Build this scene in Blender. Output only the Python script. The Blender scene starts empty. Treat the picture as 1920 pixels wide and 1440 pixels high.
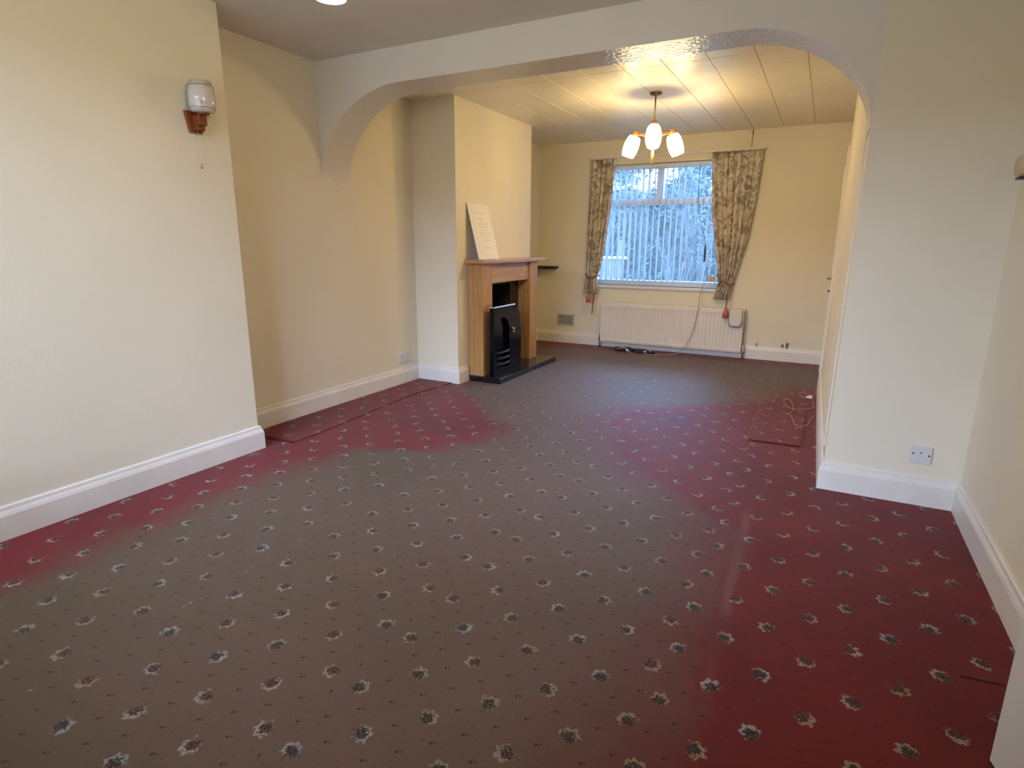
import bpy, math, random
from mathutils import Vector, Matrix
random.seed(7)
sc = bpy.context.scene
COL = sc.collection
PI = math.pi

# ------------------------------------------------------------------ camera
CAM_F, PITCH, YAW, ROLL, CAM_H = 1098.7, math.radians(13.4315), math.radians(27.686), math.radians(0.323), 1.25
cy, sy, cp, sp = math.cos(YAW), math.sin(YAW), math.cos(PITCH), math.sin(PITCH)
fw = Vector((-sy * cp, cy * cp, -sp)); rt = Vector((cy, sy, 0)); up = rt.cross(fw)
r2 = rt * math.cos(ROLL) + up * math.sin(ROLL); u2 = up * math.cos(ROLL) - rt * math.sin(ROLL)
cam = bpy.data.cameras.new('camera'); cam.sensor_width = 36.0; cam.lens = CAM_F / 1920 * 36.0
cam.clip_start = 0.02; cam.clip_end = 200
cam_ob = bpy.data.objects.new('camera', cam); COL.objects.link(cam_ob)
M = Matrix((r2, u2, -fw)).transposed().to_4x4(); M.translation = Vector((0, 0, CAM_H)); cam_ob.matrix_world = M
sc.camera = cam_ob

# ------------------------------------------------------------------ light and exposure
world = bpy.data.worlds.new('overcast_sky'); sc.world = world; world.use_nodes = True
bg = world.node_tree.nodes['Background']
bg.inputs[0].default_value = (0.60, 0.73, 1.0, 1); bg.inputs[1].default_value = 20.0
def portal(name, loc, rot, sx, sz):
    l = bpy.data.lights.new(name, 'AREA'); l.shape = 'RECTANGLE'; l.size = sx; l.size_y = sz
    l.cycles.is_portal = True
    o = bpy.data.objects.new(name, l); o.location = loc; o.rotation_euler = rot; COL.objects.link(o)
portal('daylight_portal', (-1.8, 7.29, 1.46), (-PI / 2, 0, 0), 1.62, 1.42)
portal('daylight_portal', (-2.05, -0.44, 1.5), (PI / 2, 0, 0), 2.3, 1.8)
LAMP_COL = (1.0, 0.76, 0.37, 1); LAMP_BACK = 6.0; BULB_BACK = 13.5; LAMP_FRONT = 44.0
vs = sc.view_settings
vs.view_transform = 'Standard'; vs.look = 'None'; vs.exposure = 0.61; vs.gamma = 1.0; vs.use_curve_mapping = False
sc.cycles.max_bounces = 6; sc.cycles.diffuse_bounces = 4; sc.cycles.glossy_bounces = 3; sc.cycles.transparent_max_bounces = 12
sc.cycles.sample_clamp_indirect = 6.0

# ------------------------------------------------------------------ node helpers
class G:
    def __init__(s, mat): s.nt = mat.node_tree; s.n = s.nt.nodes
    def put(s, inp, v):
        if hasattr(v, 'is_linked') or isinstance(v, bpy.types.NodeSocket): s.nt.links.new(v, inp)
        else: inp.default_value = v
    def m(s, op, a, b=None, c=None, clamp=False):
        nd = s.n.new('ShaderNodeMath'); nd.operation = op; nd.use_clamp = clamp
        for i, v in enumerate((a, b, c)):
            if v is not None: s.put(nd.inputs[i], v)
        return nd.outputs[0]
    def add(s, a, b): return s.m('ADD', a, b)
    def sub(s, a, b): return s.m('SUBTRACT', a, b)
    def mul(s, a, b): return s.m('MULTIPLY', a, b)
    def ss(s, v, lo, hi):
        nd = s.n.new('ShaderNodeMapRange'); nd.interpolation_type = 'SMOOTHSTEP'
        s.put(nd.inputs[0], v); s.put(nd.inputs[1], lo); s.put(nd.inputs[2], hi); return nd.outputs[0]
    def length(s, a, b): return s.m('SQRT', s.add(s.mul(a, a), s.mul(b, b)))
    def mix(s, f, a, b, mode='MIX'):
        nd = s.n.new('ShaderNodeMix'); nd.data_type = 'RGBA'; nd.blend_type = mode
        s.put(nd.inputs[0], f); s.put(nd.inputs[6], a); s.put(nd.inputs[7], b); return nd.outputs[2]
    def noise(s, vec, scale, detail=2.0, rough=0.5, dist=0.0):
        nd = s.n.new('ShaderNodeTexNoise'); nd.inputs['Scale'].default_value = scale
        nd.inputs['Detail'].default_value = detail; nd.inputs['Roughness'].default_value = rough; nd.inputs['Distortion'].default_value = dist
        if vec is not None: s.nt.links.new(vec, nd.inputs['Vector'])
        return nd.outputs['Fac'], nd.outputs['Color']
    def vec(s, x, y, z=0.0):
        nd = s.n.new('ShaderNodeCombineXYZ')
        for i, v in enumerate((x, y, z)): s.put(nd.inputs[i], v)
        return nd.outputs[0]
    def sep(s, v):
        nd = s.n.new('ShaderNodeSeparateXYZ'); s.nt.links.new(v, nd.inputs[0]); return nd.outputs
    def curve(s, v, pts):
        nd = s.n.new('ShaderNodeFloatCurve'); c = nd.mapping.curves[0]
        while len(c.points) < len(pts): c.points.new(0.5, 0.5)
        for q, (x, y) in zip(c.points, pts): q.location = (x, y); q.handle_type = 'VECTOR'
        nd.mapping.update(); s.put(nd.inputs['Value'], v); return nd.outputs[0]
def rgba(c): return (c[0], c[1], c[2], 1.0)
def srgb(r, g, b):
    f = lambda c: (c / 255 / 12.92) if c / 255 <= 0.04045 else ((c / 255 + 0.055) / 1.055) ** 2.4
    return (f(r), f(g), f(b), 1.0)
MATS = {}
def newmat(name):
    m = bpy.data.materials.new(name); m.use_nodes = True; MATS[name] = m
    return m, G(m), m.node_tree.nodes['Principled BSDF']
def simple(name, col, rough=0.5, metal=0.0, bump=0.0, bscale=200.0, var=0.0, vscale=3.0, coat=0.0, sheen=0.0, spec=0.5, bdist=0.002):
    m, g, b = newmat(name)
    tc = g.n.new('ShaderNodeNewGeometry').outputs['Position']
    if var > 0:
        f, _ = g.noise(tc, vscale, 4.0)
        g.put(b.inputs['Base Color'], g.mix(g.ss(f, 0.3, 0.7), rgba([c * (1 - var) for c in col[:3]]), rgba([min(1, c * (1 + var * .6)) for c in col[:3]])))
    else: b.inputs['Base Color'].default_value = rgba(col)
    b.inputs['Roughness'].default_value = rough; b.inputs['Metallic'].default_value = metal
    b.inputs['Coat Weight'].default_value = coat; b.inputs['Sheen Weight'].default_value = sheen
    b.inputs['Specular IOR Level'].default_value = spec
    if bump > 0:
        f, _ = g.noise(tc, bscale, 3.0)
        nd = g.n.new('ShaderNodeBump'); nd.inputs['Strength'].default_value = bump; nd.inputs['Distance'].default_value = bdist
        g.nt.links.new(f, nd.inputs['Height']); g.nt.links.new(nd.outputs[0], b.inputs['Normal'])
    return m

# ------------------------------------------------------------------ materials
WALL = simple('cream_emulsion', (0.83, 0.775, 0.62), 0.75, bump=0.25, bscale=160, var=0.03, vscale=1.2)
WHITE = simple('white_emulsion', (0.78, 0.75, 0.73), 0.6, bump=0.25, bscale=120, var=0.02)
CEIL_F = simple('white_ceiling_paint', (0.72, 0.69, 0.66), 0.55, bump=0.15, bscale=90, var=0.03)
SOFFIT = simple('glossy_textured_paint', (0.72, 0.68, 0.62), 0.24, bump=1.0, bscale=48, bdist=0.006)
PANEL = simple('glossy_ceiling_panel', (0.80, 0.745, 0.62), 0.33, bump=0.7, bscale=42, bdist=0.004, var=0.03)
PANELBACK = simple('ceiling_panel_joint', (0.72, 0.66, 0.54), 0.5)
GLOSSW = simple('white_gloss_paint', (0.82, 0.785, 0.73), 0.32, var=0.04, vscale=6)
DOORW = simple('white_door_paint', (0.84, 0.84, 0.84), 0.35, var=0.02)
UPVC = simple('white_window_plastic', (0.80, 0.82, 0.84), 0.3)
RADM = simple('cream_radiator_enamel', (0.80, 0.75, 0.68), 0.35, var=0.03, vscale=8)
PLASTIC = simple('white_socket_plastic', (0.72, 0.71, 0.72), 0.35)
CREAMP = simple('aged_cream_plastic', (0.62, 0.50, 0.32), 0.4)
GREYP = simple('pale_grey_ceramic', (0.70, 0.66, 0.61), 0.4)
DARKP = simple('black_plastic', (0.012, 0.012, 0.014), 0.4)
SCREW = simple('dark_screw_metal', (0.08, 0.08, 0.09), 0.4, metal=0.8)
BRASS = simple('aged_brass', (0.62, 0.43, 0.16), 0.3, metal=1.0)
BRONZE = simple('brown_metal', (0.20, 0.13, 0.07), 0.4, metal=0.7)
GRANITE = simple('polished_black_granite', (0.008, 0.008, 0.010), 0.08, var=0.4, vscale=400, coat=0.3)
FIREBLK = simple('gloss_black_enamel', (0.002, 0.003, 0.008), 0.14, spec=0.2)
FIREBRK = simple('sooty_firebox', (0.018, 0.016, 0.013), 0.9, var=0.3, vscale=12)
TASSEL = simple('terracotta_tassel', (0.52, 0.15, 0.08), 0.8, bump=0.4, bscale=400)
CORDR = simple('terracotta_cord', (0.30, 0.10, 0.06), 0.8)
PAPER = simple('white_paper', (0.88, 0.84, 0.76), 0.7)
PRINT = simple('pale_grey_print', (0.68, 0.62, 0.53), 0.8)
FRAMEW = simple('cream_mount_board', (0.86, 0.80, 0.70), 0.5)
CABLEW = simple('dirty_white_cable', (0.74, 0.60, 0.52), 0.5)
CABLEB = simple('grey_cable', (0.36, 0.33, 0.29), 0.5)
DARKWOOD = simple('dark_mahogany', (0.018, 0.006, 0.004), 0.5, var=0.2, vscale=20)

def wood(name, c1, c2, axis, rough=0.35, scale=1.0):
    m, g, b = newmat(name)
    p = g.sep(g.n.new('ShaderNodeNewGeometry').outputs['Position'])
    k = [14.0 * scale] * 3; k[axis] = 0.9 * scale
    v = g.vec(g.mul(p[0], k[0]), g.mul(p[1], k[1]), g.mul(p[2], k[2]))
    f, _ = g.noise(v, 3.0, 6.0, 0.6, 0.6); f2, _ = g.noise(v, 16.0, 3.0)
    c = g.mix(g.ss(f, 0.3, 0.72), rgba(c1), rgba(c2))
    c = g.mix(g.mul(g.ss(f2, 0.5, 0.8), 0.35), c, rgba([x * 0.55 for x in c1]))
    g.put(b.inputs['Base Color'], c); b.inputs['Roughness'].default_value = rough
    return m
OAKV = wood('oak_upright', (0.40, 0.20, 0.065), (0.56, 0.31, 0.115), 2)
OAKH = wood('oak_mantel', (0.42, 0.23, 0.10), (0.58, 0.36, 0.17), 1)
TEAK = wood('mahogany_lamp_wood', (0.16, 0.035, 0.010), (0.26, 0.065, 0.018), 2, 0.3, 4)
TEAKO = wood('orange_teak', (0.42, 0.13, 0.04), (0.55, 0.20, 0.07), 0, 0.35, 4)
FENCEW = wood('weathered_fence', (0.07, 0.06, 0.055), (0.12, 0.105, 0.10), 2, 0.8)
BARK = wood('bark', (0.03, 0.026, 0.030), (0.10, 0.09, 0.095), 2, 0.9)

# glass
m, g, b = newmat('window_glass'); g.n.remove(b)
tr = g.n.new('ShaderNodeBsdfTransparent'); tr.inputs[0].default_value = (0.62, 0.80, 0.95, 1)  # glass colour carries the blue, dimmer daylight of the garden view
gl = g.n.new('ShaderNodeBsdfGlossy'); gl.inputs['Roughness'].default_value = 0.02
fr = g.n.new('ShaderNodeFresnel'); fr.inputs[0].default_value = 1.5
mx = g.n.new('ShaderNodeMixShader'); g.nt.links.new(fr.outputs[0], mx.inputs[0]); g.nt.links.new(tr.outputs[0], mx.inputs[1]); g.nt.links.new(gl.outputs[0], mx.inputs[2])
tl = g.n.new('ShaderNodeBsdfTranslucent'); tl.inputs[0].default_value = (0.85, 0.92, 1.0, 1)
mx2 = g.n.new('ShaderNodeMixShader'); mx2.inputs[0].default_value = 0.018; g.nt.links.new(mx.outputs[0], mx2.inputs[1]); g.nt.links.new(tl.outputs[0], mx2.inputs[2])  # pale haze over the garden view mixed into the pane
g.nt.links.new(mx2.outputs[0], g.n['Material Output'].inputs[0]); GLASS = m
GLASS2 = m.copy(); GLASS2.name = 'clear_glass'; GLASS2.node_tree.nodes[tr.name].inputs[0].default_value = (0.95, 0.96, 0.97, 1)

# translucent blind fabric
m, g, b = newmat('blind_fabric'); g.n.remove(b)
d = g.n.new('ShaderNodeBsdfDiffuse'); d.inputs[0].default_value = (0.80, 0.84, 0.86, 1)
t = g.n.new('ShaderNodeBsdfTranslucent'); t.inputs[0].default_value = (0.74, 0.82, 0.86, 1)
mx = g.n.new('ShaderNodeMixShader'); mx.inputs[0].default_value = 0.45
g.nt.links.new(d.outputs[0], mx.inputs[1]); g.nt.links.new(t.outputs[0], mx.inputs[2]); g.nt.links.new(mx.outputs[0], g.n['Material Output'].inputs[0]); BLIND = m

# lamp shades
def shade_lit(name, strength, clear=0.0):
    m, g, b = newmat(name)
    b.inputs['Base Color'].default_value = (0.9, 0.85, 0.75, 1); b.inputs['Roughness'].default_value = 0.25
    b.inputs['Emission Color'].default_value = LAMP_COL; b.inputs['Emission Strength'].default_value = strength
    if clear > 0:
        t_ = g.n.new('ShaderNodeBsdfTransparent'); t_.inputs[0].default_value = (1, 0.95, 0.86, 1)
        mx_ = g.n.new('ShaderNodeMixShader'); mx_.inputs[0].default_value = clear
        g.nt.links.new(b.outputs[0], mx_.inputs[1]); g.nt.links.new(t_.outputs[0], mx_.inputs[2]); g.nt.links.new(mx_.outputs[0], g.n['Material Output'].inputs[0])
    return m
SHADE_BACK = shade_lit('lit_opal_glass', LAMP_BACK, 0.5); SHADE_FRONT = shade_lit('lit_opal_glass_front', LAMP_FRONT)
m, g, b = newmat('unlit_floral_glass')
pos = g.n.new('ShaderNodeTexCoord').outputs['Object']
f, _ = g.noise(pos, 26.0, 4.0, 0.6, 1.5)
g.put(b.inputs['Base Color'], g.mix(g.mul(g.ss(f, 0.55, 0.66), 0.6), (0.62, 0.60, 0.59, 1), (0.30, 0.28, 0.26, 1)))
b.inputs['Roughness'].default_value = 0.12; b.inputs['Coat Weight'].default_value = 0.3; SHADE_OFF = m

# curtain print
m, g, b = newmat('floral_curtain')
pos = g.n.new('ShaderNodeNewGeometry').outputs['Position']
f1, _ = g.noise(pos, 9.0, 5.0, 0.62, 1.8); f2, _ = g.noise(pos, 24.0, 4.0, 0.6, 1.2); f3, _ = g.noise(pos, 5.0, 1.0)
c = g.mix(g.ss(f1, 0.47, 0.60), (0.76, 0.71, 0.62, 1), (0.31, 0.27, 0.21, 1))
c = g.mix(g.mul(g.ss(f2, 0.50, 0.62), 0.6), c, (0.36, 0.30, 0.22, 1))
c = g.mix(g.mul(g.ss(f3, 0.58, 0.70), 0.45), c, (0.48, 0.32, 0.25, 1))
g.put(b.inputs['Base Color'], c); b.inputs['Roughness'].default_value = 0.85; b.inputs['Sheen Weight'].default_value = 0.1; CURT = m
LINING = simple('curtain_edge', (0.66, 0.58, 0.48), 0.85)

# carpet -----------------------------------------------------------
m, g, b = newmat('patterned_carpet')
pos = g.n.new('ShaderNodeNewGeometry').outputs['Position']; P = g.sep(pos); X, Y = P[0], P[1]
s1 = g.m('GREATER_THAN', X, -0.304); s2 = g.m('GREATER_THAN', X, -1.115); s3 = g.m('GREATER_THAN', X, -1.875)
x0 = g.add(g.add(g.add(-1.97, g.mul(s3, 0.795)), g.mul(s2, 0.839)), g.mul(s1, 0.419))
ph = g.add(g.add(g.add(1.00, g.mul(s3, 0.34)), g.mul(s2, 0.232)), g.mul(s1, -0.012))
DX, DY = 0.1205, 0.12375
u = g.m('DIVIDE', g.sub(X, x0), DX); v = g.m('DIVIDE', g.sub(Y, ph), DY)
k = g.m('ROUND', u); n = g.add(k, g.mul(2.0, g.m('ROUND', g.mul(g.sub(v, k), 0.5))))
lu = g.mul(g.sub(u, k), DX); lv = g.mul(g.sub(v, n), DY)
wn = g.n.new('ShaderNodeTexWhiteNoise'); wn.noise_dimensions = '3D'
g.nt.links.new(g.vec(k, n, g.mul(s2, 7.0)), wn.inputs['Vector']); rnd = g.sep(wn.outputs['Color'])
nz, nzc = g.noise(pos, 62.0, 3.0, 0.65); nzv = g.sep(nzc)
au = g.add(lu, g.mul(g.sub(nzv[0], 0.5), 0.034)); av = g.add(lv, g.mul(g.sub(nzv[1], 0.5), 0.034))
r = g.length(au, av); th = g.m('ARCTAN2', av, au)
R = g.mul(0.0285, g.add(1.0, g.mul(0.14, g.m('COSINE', g.add(g.mul(th, 7.0), g.mul(rnd[2], 6.0))))))
rr = g.m('DIVIDE', r, R)
nz2, _ = g.noise(pos, 140.0, 2.0, 0.6)
ring = g.mul(g.mul(g.ss(rr, 0.52, 0.68), g.sub(1.0, g.ss(rr, 0.88, 1.06))), g.ss(g.add(nz2, g.mul(g.m('COSINE', g.add(th, g.mul(rnd[0], 6.28))), 0.16)), 0.44, 0.56))
core = g.sub(1.0, g.ss(rr, 0.55, 0.80))
# pairs of dots on the finer lattice
p_ = g.add(u, v); q_ = g.sub(u, v); rA = g.m('ROUND', p_); rB = g.m('ROUND', q_)
odd = g.m('MAXIMUM', g.m('PINGPONG', rA, 1.0), g.m('PINGPONG', rB, 1.0))
dp = g.sub(p_, rA); dq = g.sub(q_, rB)
dx = g.mul(g.mul(g.add(dp, dq), 0.5), DX); dy = g.mul(g.mul(g.sub(dp, dq), 0.5), DY)
dot1 = g.sub(1.0, g.ss(g.length(g.add(dx, 0.0045), g.add(dy, 0.002)), 0.0034, 0.0058))
dot2 = g.sub(1.0, g.ss(g.length(g.sub(dx, 0.0050), g.sub(dy, 0.003)), 0.0026, 0.0052))
dots = g.mul(g.m('MAXIMUM', dot1, g.mul(dot2, 0.7)), odd)
P2 = g.add(g.mul(p_, 2.0), 0.5); Q2 = g.add(g.mul(q_, 2.0), 0.5)
ep = g.mul(g.sub(P2, g.m('ROUND', P2)), 0.5); eq = g.mul(g.sub(Q2, g.m('ROUND', Q2)), 0.5)
ex = g.mul(g.mul(g.add(ep, eq), 0.5), DX); ey = g.mul(g.mul(g.sub(ep, eq), 0.5), DY)
ex = g.add(ex, g.mul(g.sub(nzv[0], 0.5), 0.02)); ey = g.add(ey, g.mul(g.sub(nzv[1], 0.5), 0.02))
specks = g.sub(1.0, g.ss(g.length(ex, ey), 0.0016, 0.0040))
# faded traffic path
YS = 7.2
def yc(pts): return [(max(0, min(1, a / YS)), (xx + 3.5) / 4.5) for a, xx in pts]
tY = g.m('DIVIDE', Y, YS)
eL = g.sub(g.mul(g.curve(tY, yc([(-0.0, -2.5), (0.84, -2.56), (1.14, -2.62), (1.65, -2.62), (2.3, -2.58), (2.62, -2.45), (2.85, -2.0), (3.1, -1.88), (3.5, -1.9), (3.8, -2.3), (4.2, -2.72), (5.0, -3.0), (7.2, -3.4)])), 4.5), 3.5)
eR = g.sub(g.mul(g.curve(tY, yc([(0.0, -0.12), (1.5, -0.20), (2.2, -0.18), (2.6, -0.25), (2.75, -0.40), (3.03, -0.70), (3.27, -0.95), (3.8, -1.24), (4.3, -1.22), (4.6, -0.84), (4.9, -0.44), (5.5, -0.1), (6.0, 0.2), (7.2, 0.6)])), 4.5), 3.5)
wz, _ = g.noise(pos, 2.2, 4.0, 0.6); wob = g.mul(g.sub(wz, 0.5), 0.45)
Xw = g.add(X, wob)
mL = g.ss(g.sub(Xw, eL), -0.16, 0.20); mR = g.sub(1.0, g.ss(g.sub(Xw, eR), -0.42, 0.05)); mR2 = g.sub(1.0, g.ss(g.sub(Xw, eR), -0.06, 0.06))
mR = g.add(g.mul(mR, 0.62), g.mul(mR2, 0.38))
mW = g.sub(1.0, g.ss(g.add(Y, wob), 6.55, 6.85))
worn = g.mul(g.mul(mL, mR), g.add(0.15, g.mul(mW, 0.85)))
bz, _ = g.noise(pos, 0.9, 3.0); bz = g.add(g.mul(g.ss(bz, 0.35, 0.65), 0.4), g.mul(g.ss(g.add(X, g.mul(Y, 0.35)), -1.9, -0.2), 0.6))
brown = g.mix(bz, (0.096, 0.064, 0.034, 1), (0.140, 0.086, 0.065, 1))
rz, _ = g.noise(pos, 1.7, 3.0)
red = g.mix(g.ss(rz, 0.3, 0.7), (0.138, 0.006, 0.008, 1), (0.178, 0.010, 0.013, 1))
base = g.mix(worn, red, brown)
sd = g.m('ABSOLUTE', g.sub(g.add(X, g.mul(g.sub(wz, 0.5), 0.05)), g.add(-0.206, g.mul(g.sub(2.83, Y), 0.034))))
streak = g.mul(g.mul(g.sub(1.0, g.ss(sd, 0.004, 0.030)), g.mul(g.ss(Y, 1.35, 1.7), g.sub(1.0, g.ss(Y, 2.7, 2.95)))), g.ss(rz, 0.35, 0.6))
base = g.mix(g.mul(streak, 0.2), base, (0.34, 0.23, 0.20, 1))
fz, _ = g.noise(pos, 420.0, 2.0); base = g.mix(g.mul(g.ss(fz, 0.35, 0.7), 0.28), base, g.mix(1.0, base, (0.55, 0.5, 0.5, 1), 'MULTIPLY'))
base = g.mix(g.mul(specks, 0.55), base, (0.055, 0.018, 0.014, 1))
base = g.mix(g.mul(dots, 0.88), base, (0.028, 0.008, 0.008, 1))
corec = g.mix(g.ss(rnd[0], 0.3, 0.6), (0.10, 0.022, 0.018, 1), g.mix(g.m('GREATER_THAN', rnd[1], 0.5), (0.035, 0.038, 0.030, 1), (0.035, 0.033, 0.045, 1)))
corec = g.mix(g.ss(nz2, 0.50, 0.62), g.mix(1.0, corec, (0.35, 0.35, 0.35, 1), 'MULTIPLY'), g.mix(0.30, corec, (0.26, 0.23, 0.19, 1)))
base = g.mix(g.mul(core, 0.88), base, corec)
ringc = g.mix(g.ss(rnd[1], 0.3, 0.7), (0.36, 0.27, 0.16, 1), (0.39, 0.36, 0.32, 1))
base = g.mix(g.mul(ring, g.sub(0.85, g.mul(worn, 0.25))), base, ringc)
g.put(b.inputs['Base Color'], base); b.inputs['Roughness'].default_value = 0.52; b.inputs['Specular IOR Level'].default_value = 0.16
b.inputs['Sheen Weight'].default_value = 0.09; b.inputs['Sheen Roughness'].default_value = 0.35
bn = g.n.new('ShaderNodeBump'); bn.inputs['Strength'].default_value = 0.5; bn.inputs['Distance'].default_value = 0.003
g.nt.links.new(fz, bn.inputs['Height']); g.nt.links.new(bn.outputs[0], b.inputs['Normal'])
CARPET = m

# garden
LEAFD = simple('evergreen_leaf', (0.036, 0.052, 0.042), 0.6, var=0.3, vscale=4)
LEAFL = simple('pale_yellow_leaf', (0.26, 0.27, 0.10), 0.6, var=0.3, vscale=4)
LAWN = simple('winter_lawn', (0.09, 0.11, 0.07), 0.9, var=0.3, vscale=2, bump=0.5, bscale=60)

# ------------------------------------------------------------------ mesh helpers
class MB:
    def __init__(s): s.v = []; s.f = []; s.smooth = []
    def face(s, pts, sm=False):
        i = len(s.v); s.v += [tuple(p) for p in pts]; s.f.append(tuple(range(i, i + len(pts)))); s.smooth.append(sm)
    def idx(s, pts, faces, sm=False):
        i = len(s.v); s.v += [tuple(p) for p in pts]
        for f in faces: s.f.append(tuple(i + q for q in f)); s.smooth.append(sm)
        return s
    def box(s, a, b):
        x0, y0, z0 = a; x1, y1, z1 = b
        return s.idx([(x0, y0, z0), (x1, y0, z0), (x1, y1, z0), (x0, y1, z0), (x0, y0, z1), (x1, y0, z1), (x1, y1, z1), (x0, y1, z1)],
                     [(0, 3, 2, 1), (4, 5, 6, 7), (0, 1, 5, 4), (1, 2, 6, 5), (2, 3, 7, 6), (3, 0, 4, 7)])
    def prism(s, poly, fn0, fn1):
        n = len(poly); a = [fn0(p) for p in poly]; c = [fn1(p) for p in poly]
        fs = [tuple(range(n)), tuple(range(2 * n - 1, n - 1, -1))] + [(i, (i + 1) % n + 0, n + (i + 1) % n, n + i)[::-1] for i in range(n)]
        return s.idx(a + c, fs)
    def lathe(s, prof, o=(0, 0, 0), axis=(0, 0, 1), seg=20, sm=True, cap=True):
        ax = Vector(axis).normalized(); t = Vector((1, 0, 0)) if abs(ax.x) < 0.9 else Vector((0, 1, 0))
        e1 = ax.cross(t).normalized(); e2 = ax.cross(e1); o = Vector(o); pts = []; fs = []
        for (r, h) in prof:
            for i in range(seg):
                a = 2 * PI * i / seg; pts.append(o + ax * h + (e1 * math.cos(a) + e2 * math.sin(a)) * r)
        for j in range(len(prof) - 1):
            for i in range(seg):
                k = (i + 1) % seg; fs.append((j * seg + i, j * seg + k, (j + 1) * seg + k, (j + 1) * seg + i))
        s.idx(pts, fs, sm)
        if cap:
            if prof[0][0] > 1e-5: s.face(pts[:seg][::-1])
            if prof[-1][0] > 1e-5: s.face(pts[-seg:])
        return s
    def tube(s, path, r, seg=6, sm=True):
        pts = [Vector(p) for p in path]; n = len(pts); rs = r if isinstance(r, (list, tuple)) else [r] * n
        ring = []; prev = None
        for i, p in enumerate(pts):
            t = (pts[min(i + 1, n - 1)] - pts[max(i - 1, 0)]).normalized()
            if prev is None: prev = t.orthogonal().normalized()
            e1 = (prev - t * prev.dot(t)); e1 = e1.normalized() if e1.length > 1e-6 else t.orthogonal().normalized()
            prev = e1; e2 = t.cross(e1)
            ring += [p + (e1 * math.cos(2 * PI * k / seg) + e2 * math.sin(2 * PI * k / seg)) * rs[i] for k in range(seg)]
        fs = [(i * seg + k, i * seg + (k + 1) % seg, (i + 1) * seg + (k + 1) % seg, (i + 1) * seg + k) for i in range(n - 1) for k in range(seg)]
        fs += [tuple(range(seg))[::-1], tuple(range((n - 1) * seg, n * seg))]
        return s.idx(ring, fs, sm)
    def build(s, name, mat, parent=None, bevel=0.0, kind=None, label=None, cat=None, group=None, origin=None, bseg=2):
        o0 = Vector((0, 0, 0))
        if parent is not None: o0 = Vector(parent['_o'])
        elif origin is not None: o0 = Vector(origin)
        me = bpy.data.meshes.new(name); me.from_pydata([tuple(Vector(p) - o0) for p in s.v], [], s.f)
        me.polygons.foreach_set('use_smooth', s.smooth); me.materials.append(mat); me.validate(); me.update()
        import bmesh
        bm = bmesh.new(); bm.from_mesh(me); bmesh.ops.remove_doubles(bm, verts=bm.verts, dist=1e-6); bmesh.ops.recalc_face_normals(bm, faces=bm.faces); bm.to_mesh(me); bm.free()
        ob = bpy.data.objects.new(name, me); COL.objects.link(ob); ob['_o'] = tuple(o0)
        if parent is None: ob.location = o0
        else: ob.parent = parent
        if bevel > 0:
            md = ob.modifiers.new('bevel', 'BEVEL'); md.width = bevel; md.segments = bseg; md.limit_method = 'ANGLE'; md.angle_limit = math.radians(40)
        tag(ob, label, cat, group, kind); return ob
def tag(o, label=None, cat=None, group=None, kind=None):
    if label: o['label'] = label
    if cat: o['category'] = cat
    if group: o['group'] = group
    if kind: o['kind'] = kind
def thing(name, loc, label, cat, group=None, kind=None):
    o = bpy.data.objects.new(name, None); o.empty_display_size = 0.1; COL.objects.link(o); o.location = loc; o['_o'] = tuple(loc)
    tag(o, label, cat, group, kind); return o
def box(a, b): return MB().box(a, b)
def smooth_path(pts, n=6):
    P = [Vector(p) for p in pts]; P = [P[0] * 2 - P[1]] + P + [P[-1] * 2 - P[-2]]; out = []
    for i in range(1, len(P) - 2):
        for k in range(n):
            t = k / n; a, b_, c, d_ = P[i - 1], P[i], P[i + 1], P[i + 2]
            out.append(0.5 * ((2 * b_) + (c - a) * t + (2 * a - 5 * b_ + 4 * c - d_) * t * t + (3 * b_ - a - 3 * c + d_) * t ** 3))
    out.append(P[-2]); return out

# ================================================================== SETTING
XL, XB1, XB2 = -3.322, -3.004, -2.87
YB1a, YB1b, YB2a, YB2b = 0.75, 2.345, 4.415, 5.875
YP0, YP1, YD, YF = 3.339, 3.61, 7.06, -0.35
XR, HF, HB = 0.691, 2.483, 2.442
floor = box((-3.5, -0.55, -0.08), (1.9, 7.2, 0.0)).build('floor', CARPET, kind='structure', label='worn crimson and brown carpet with small flower motifs')
# loose cut pieces of carpet
MB().prism([(-0.325, 3.985), (-0.018, 4.0), (-0.013, 4.815), (-0.325, 4.785)], lambda p: (p[0], p[1], 0.0), lambda p: (p[0], p[1], 0.007)).build('carpet_patch', CARPET, floor, 0.003, label='cut rectangular patch of carpet by right wall')
MB().prism([(-3.30, 2.50), (-2.90, 2.53), (-2.90, 2.75), (-2.985, 3.87), (-2.93, 4.40), (-3.30, 4.40)], lambda p: (p[0], p[1], 0.0), lambda p: (p[0], p[1], 0.006)).build('carpet_strip', CARPET, floor, 0.003)

UNDER = simple('dark_underlay', (0.012, 0.004, 0.004), 0.95); FRAY = simple('frayed_carpet_edge', (0.26, 0.10, 0.085), 0.95, bump=0.8, bscale=300)
def cut(a, c, w, mat, h, nm):
    a, c = Vector((a[0], a[1])), Vector((c[0], c[1])); n_ = (c - a).normalized(); n_ = Vector((-n_.y, n_.x)) * w / 2
    MB().prism([a - n_, c - n_, c + n_, a + n_], lambda p: (p[0], p[1], 0.0), lambda p: (p[0], p[1], h)).build(nm, mat, floor)
cut((-0.300, 3.975), (-0.02, 3.99), 0.016, UNDER, 0.0015, 'carpet_slit')
cut((-0.300, 4.797), (-0.05, 4.825), 0.022, UNDER, 0.0015, 'carpet_slit')
cut((-3.12, 2.487), (-2.90, 2.515), 0.014, UNDER, 0.0015, 'carpet_slit')
cut((0.49, 1.957), (0.60, 1.970), 0.003, UNDER, 0.0015, 'carpet_slit')
cut((-0.332, 3.97), (-0.332, 4.80), 0.011, FRAY, 0.0085, 'frayed_edge')
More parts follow.
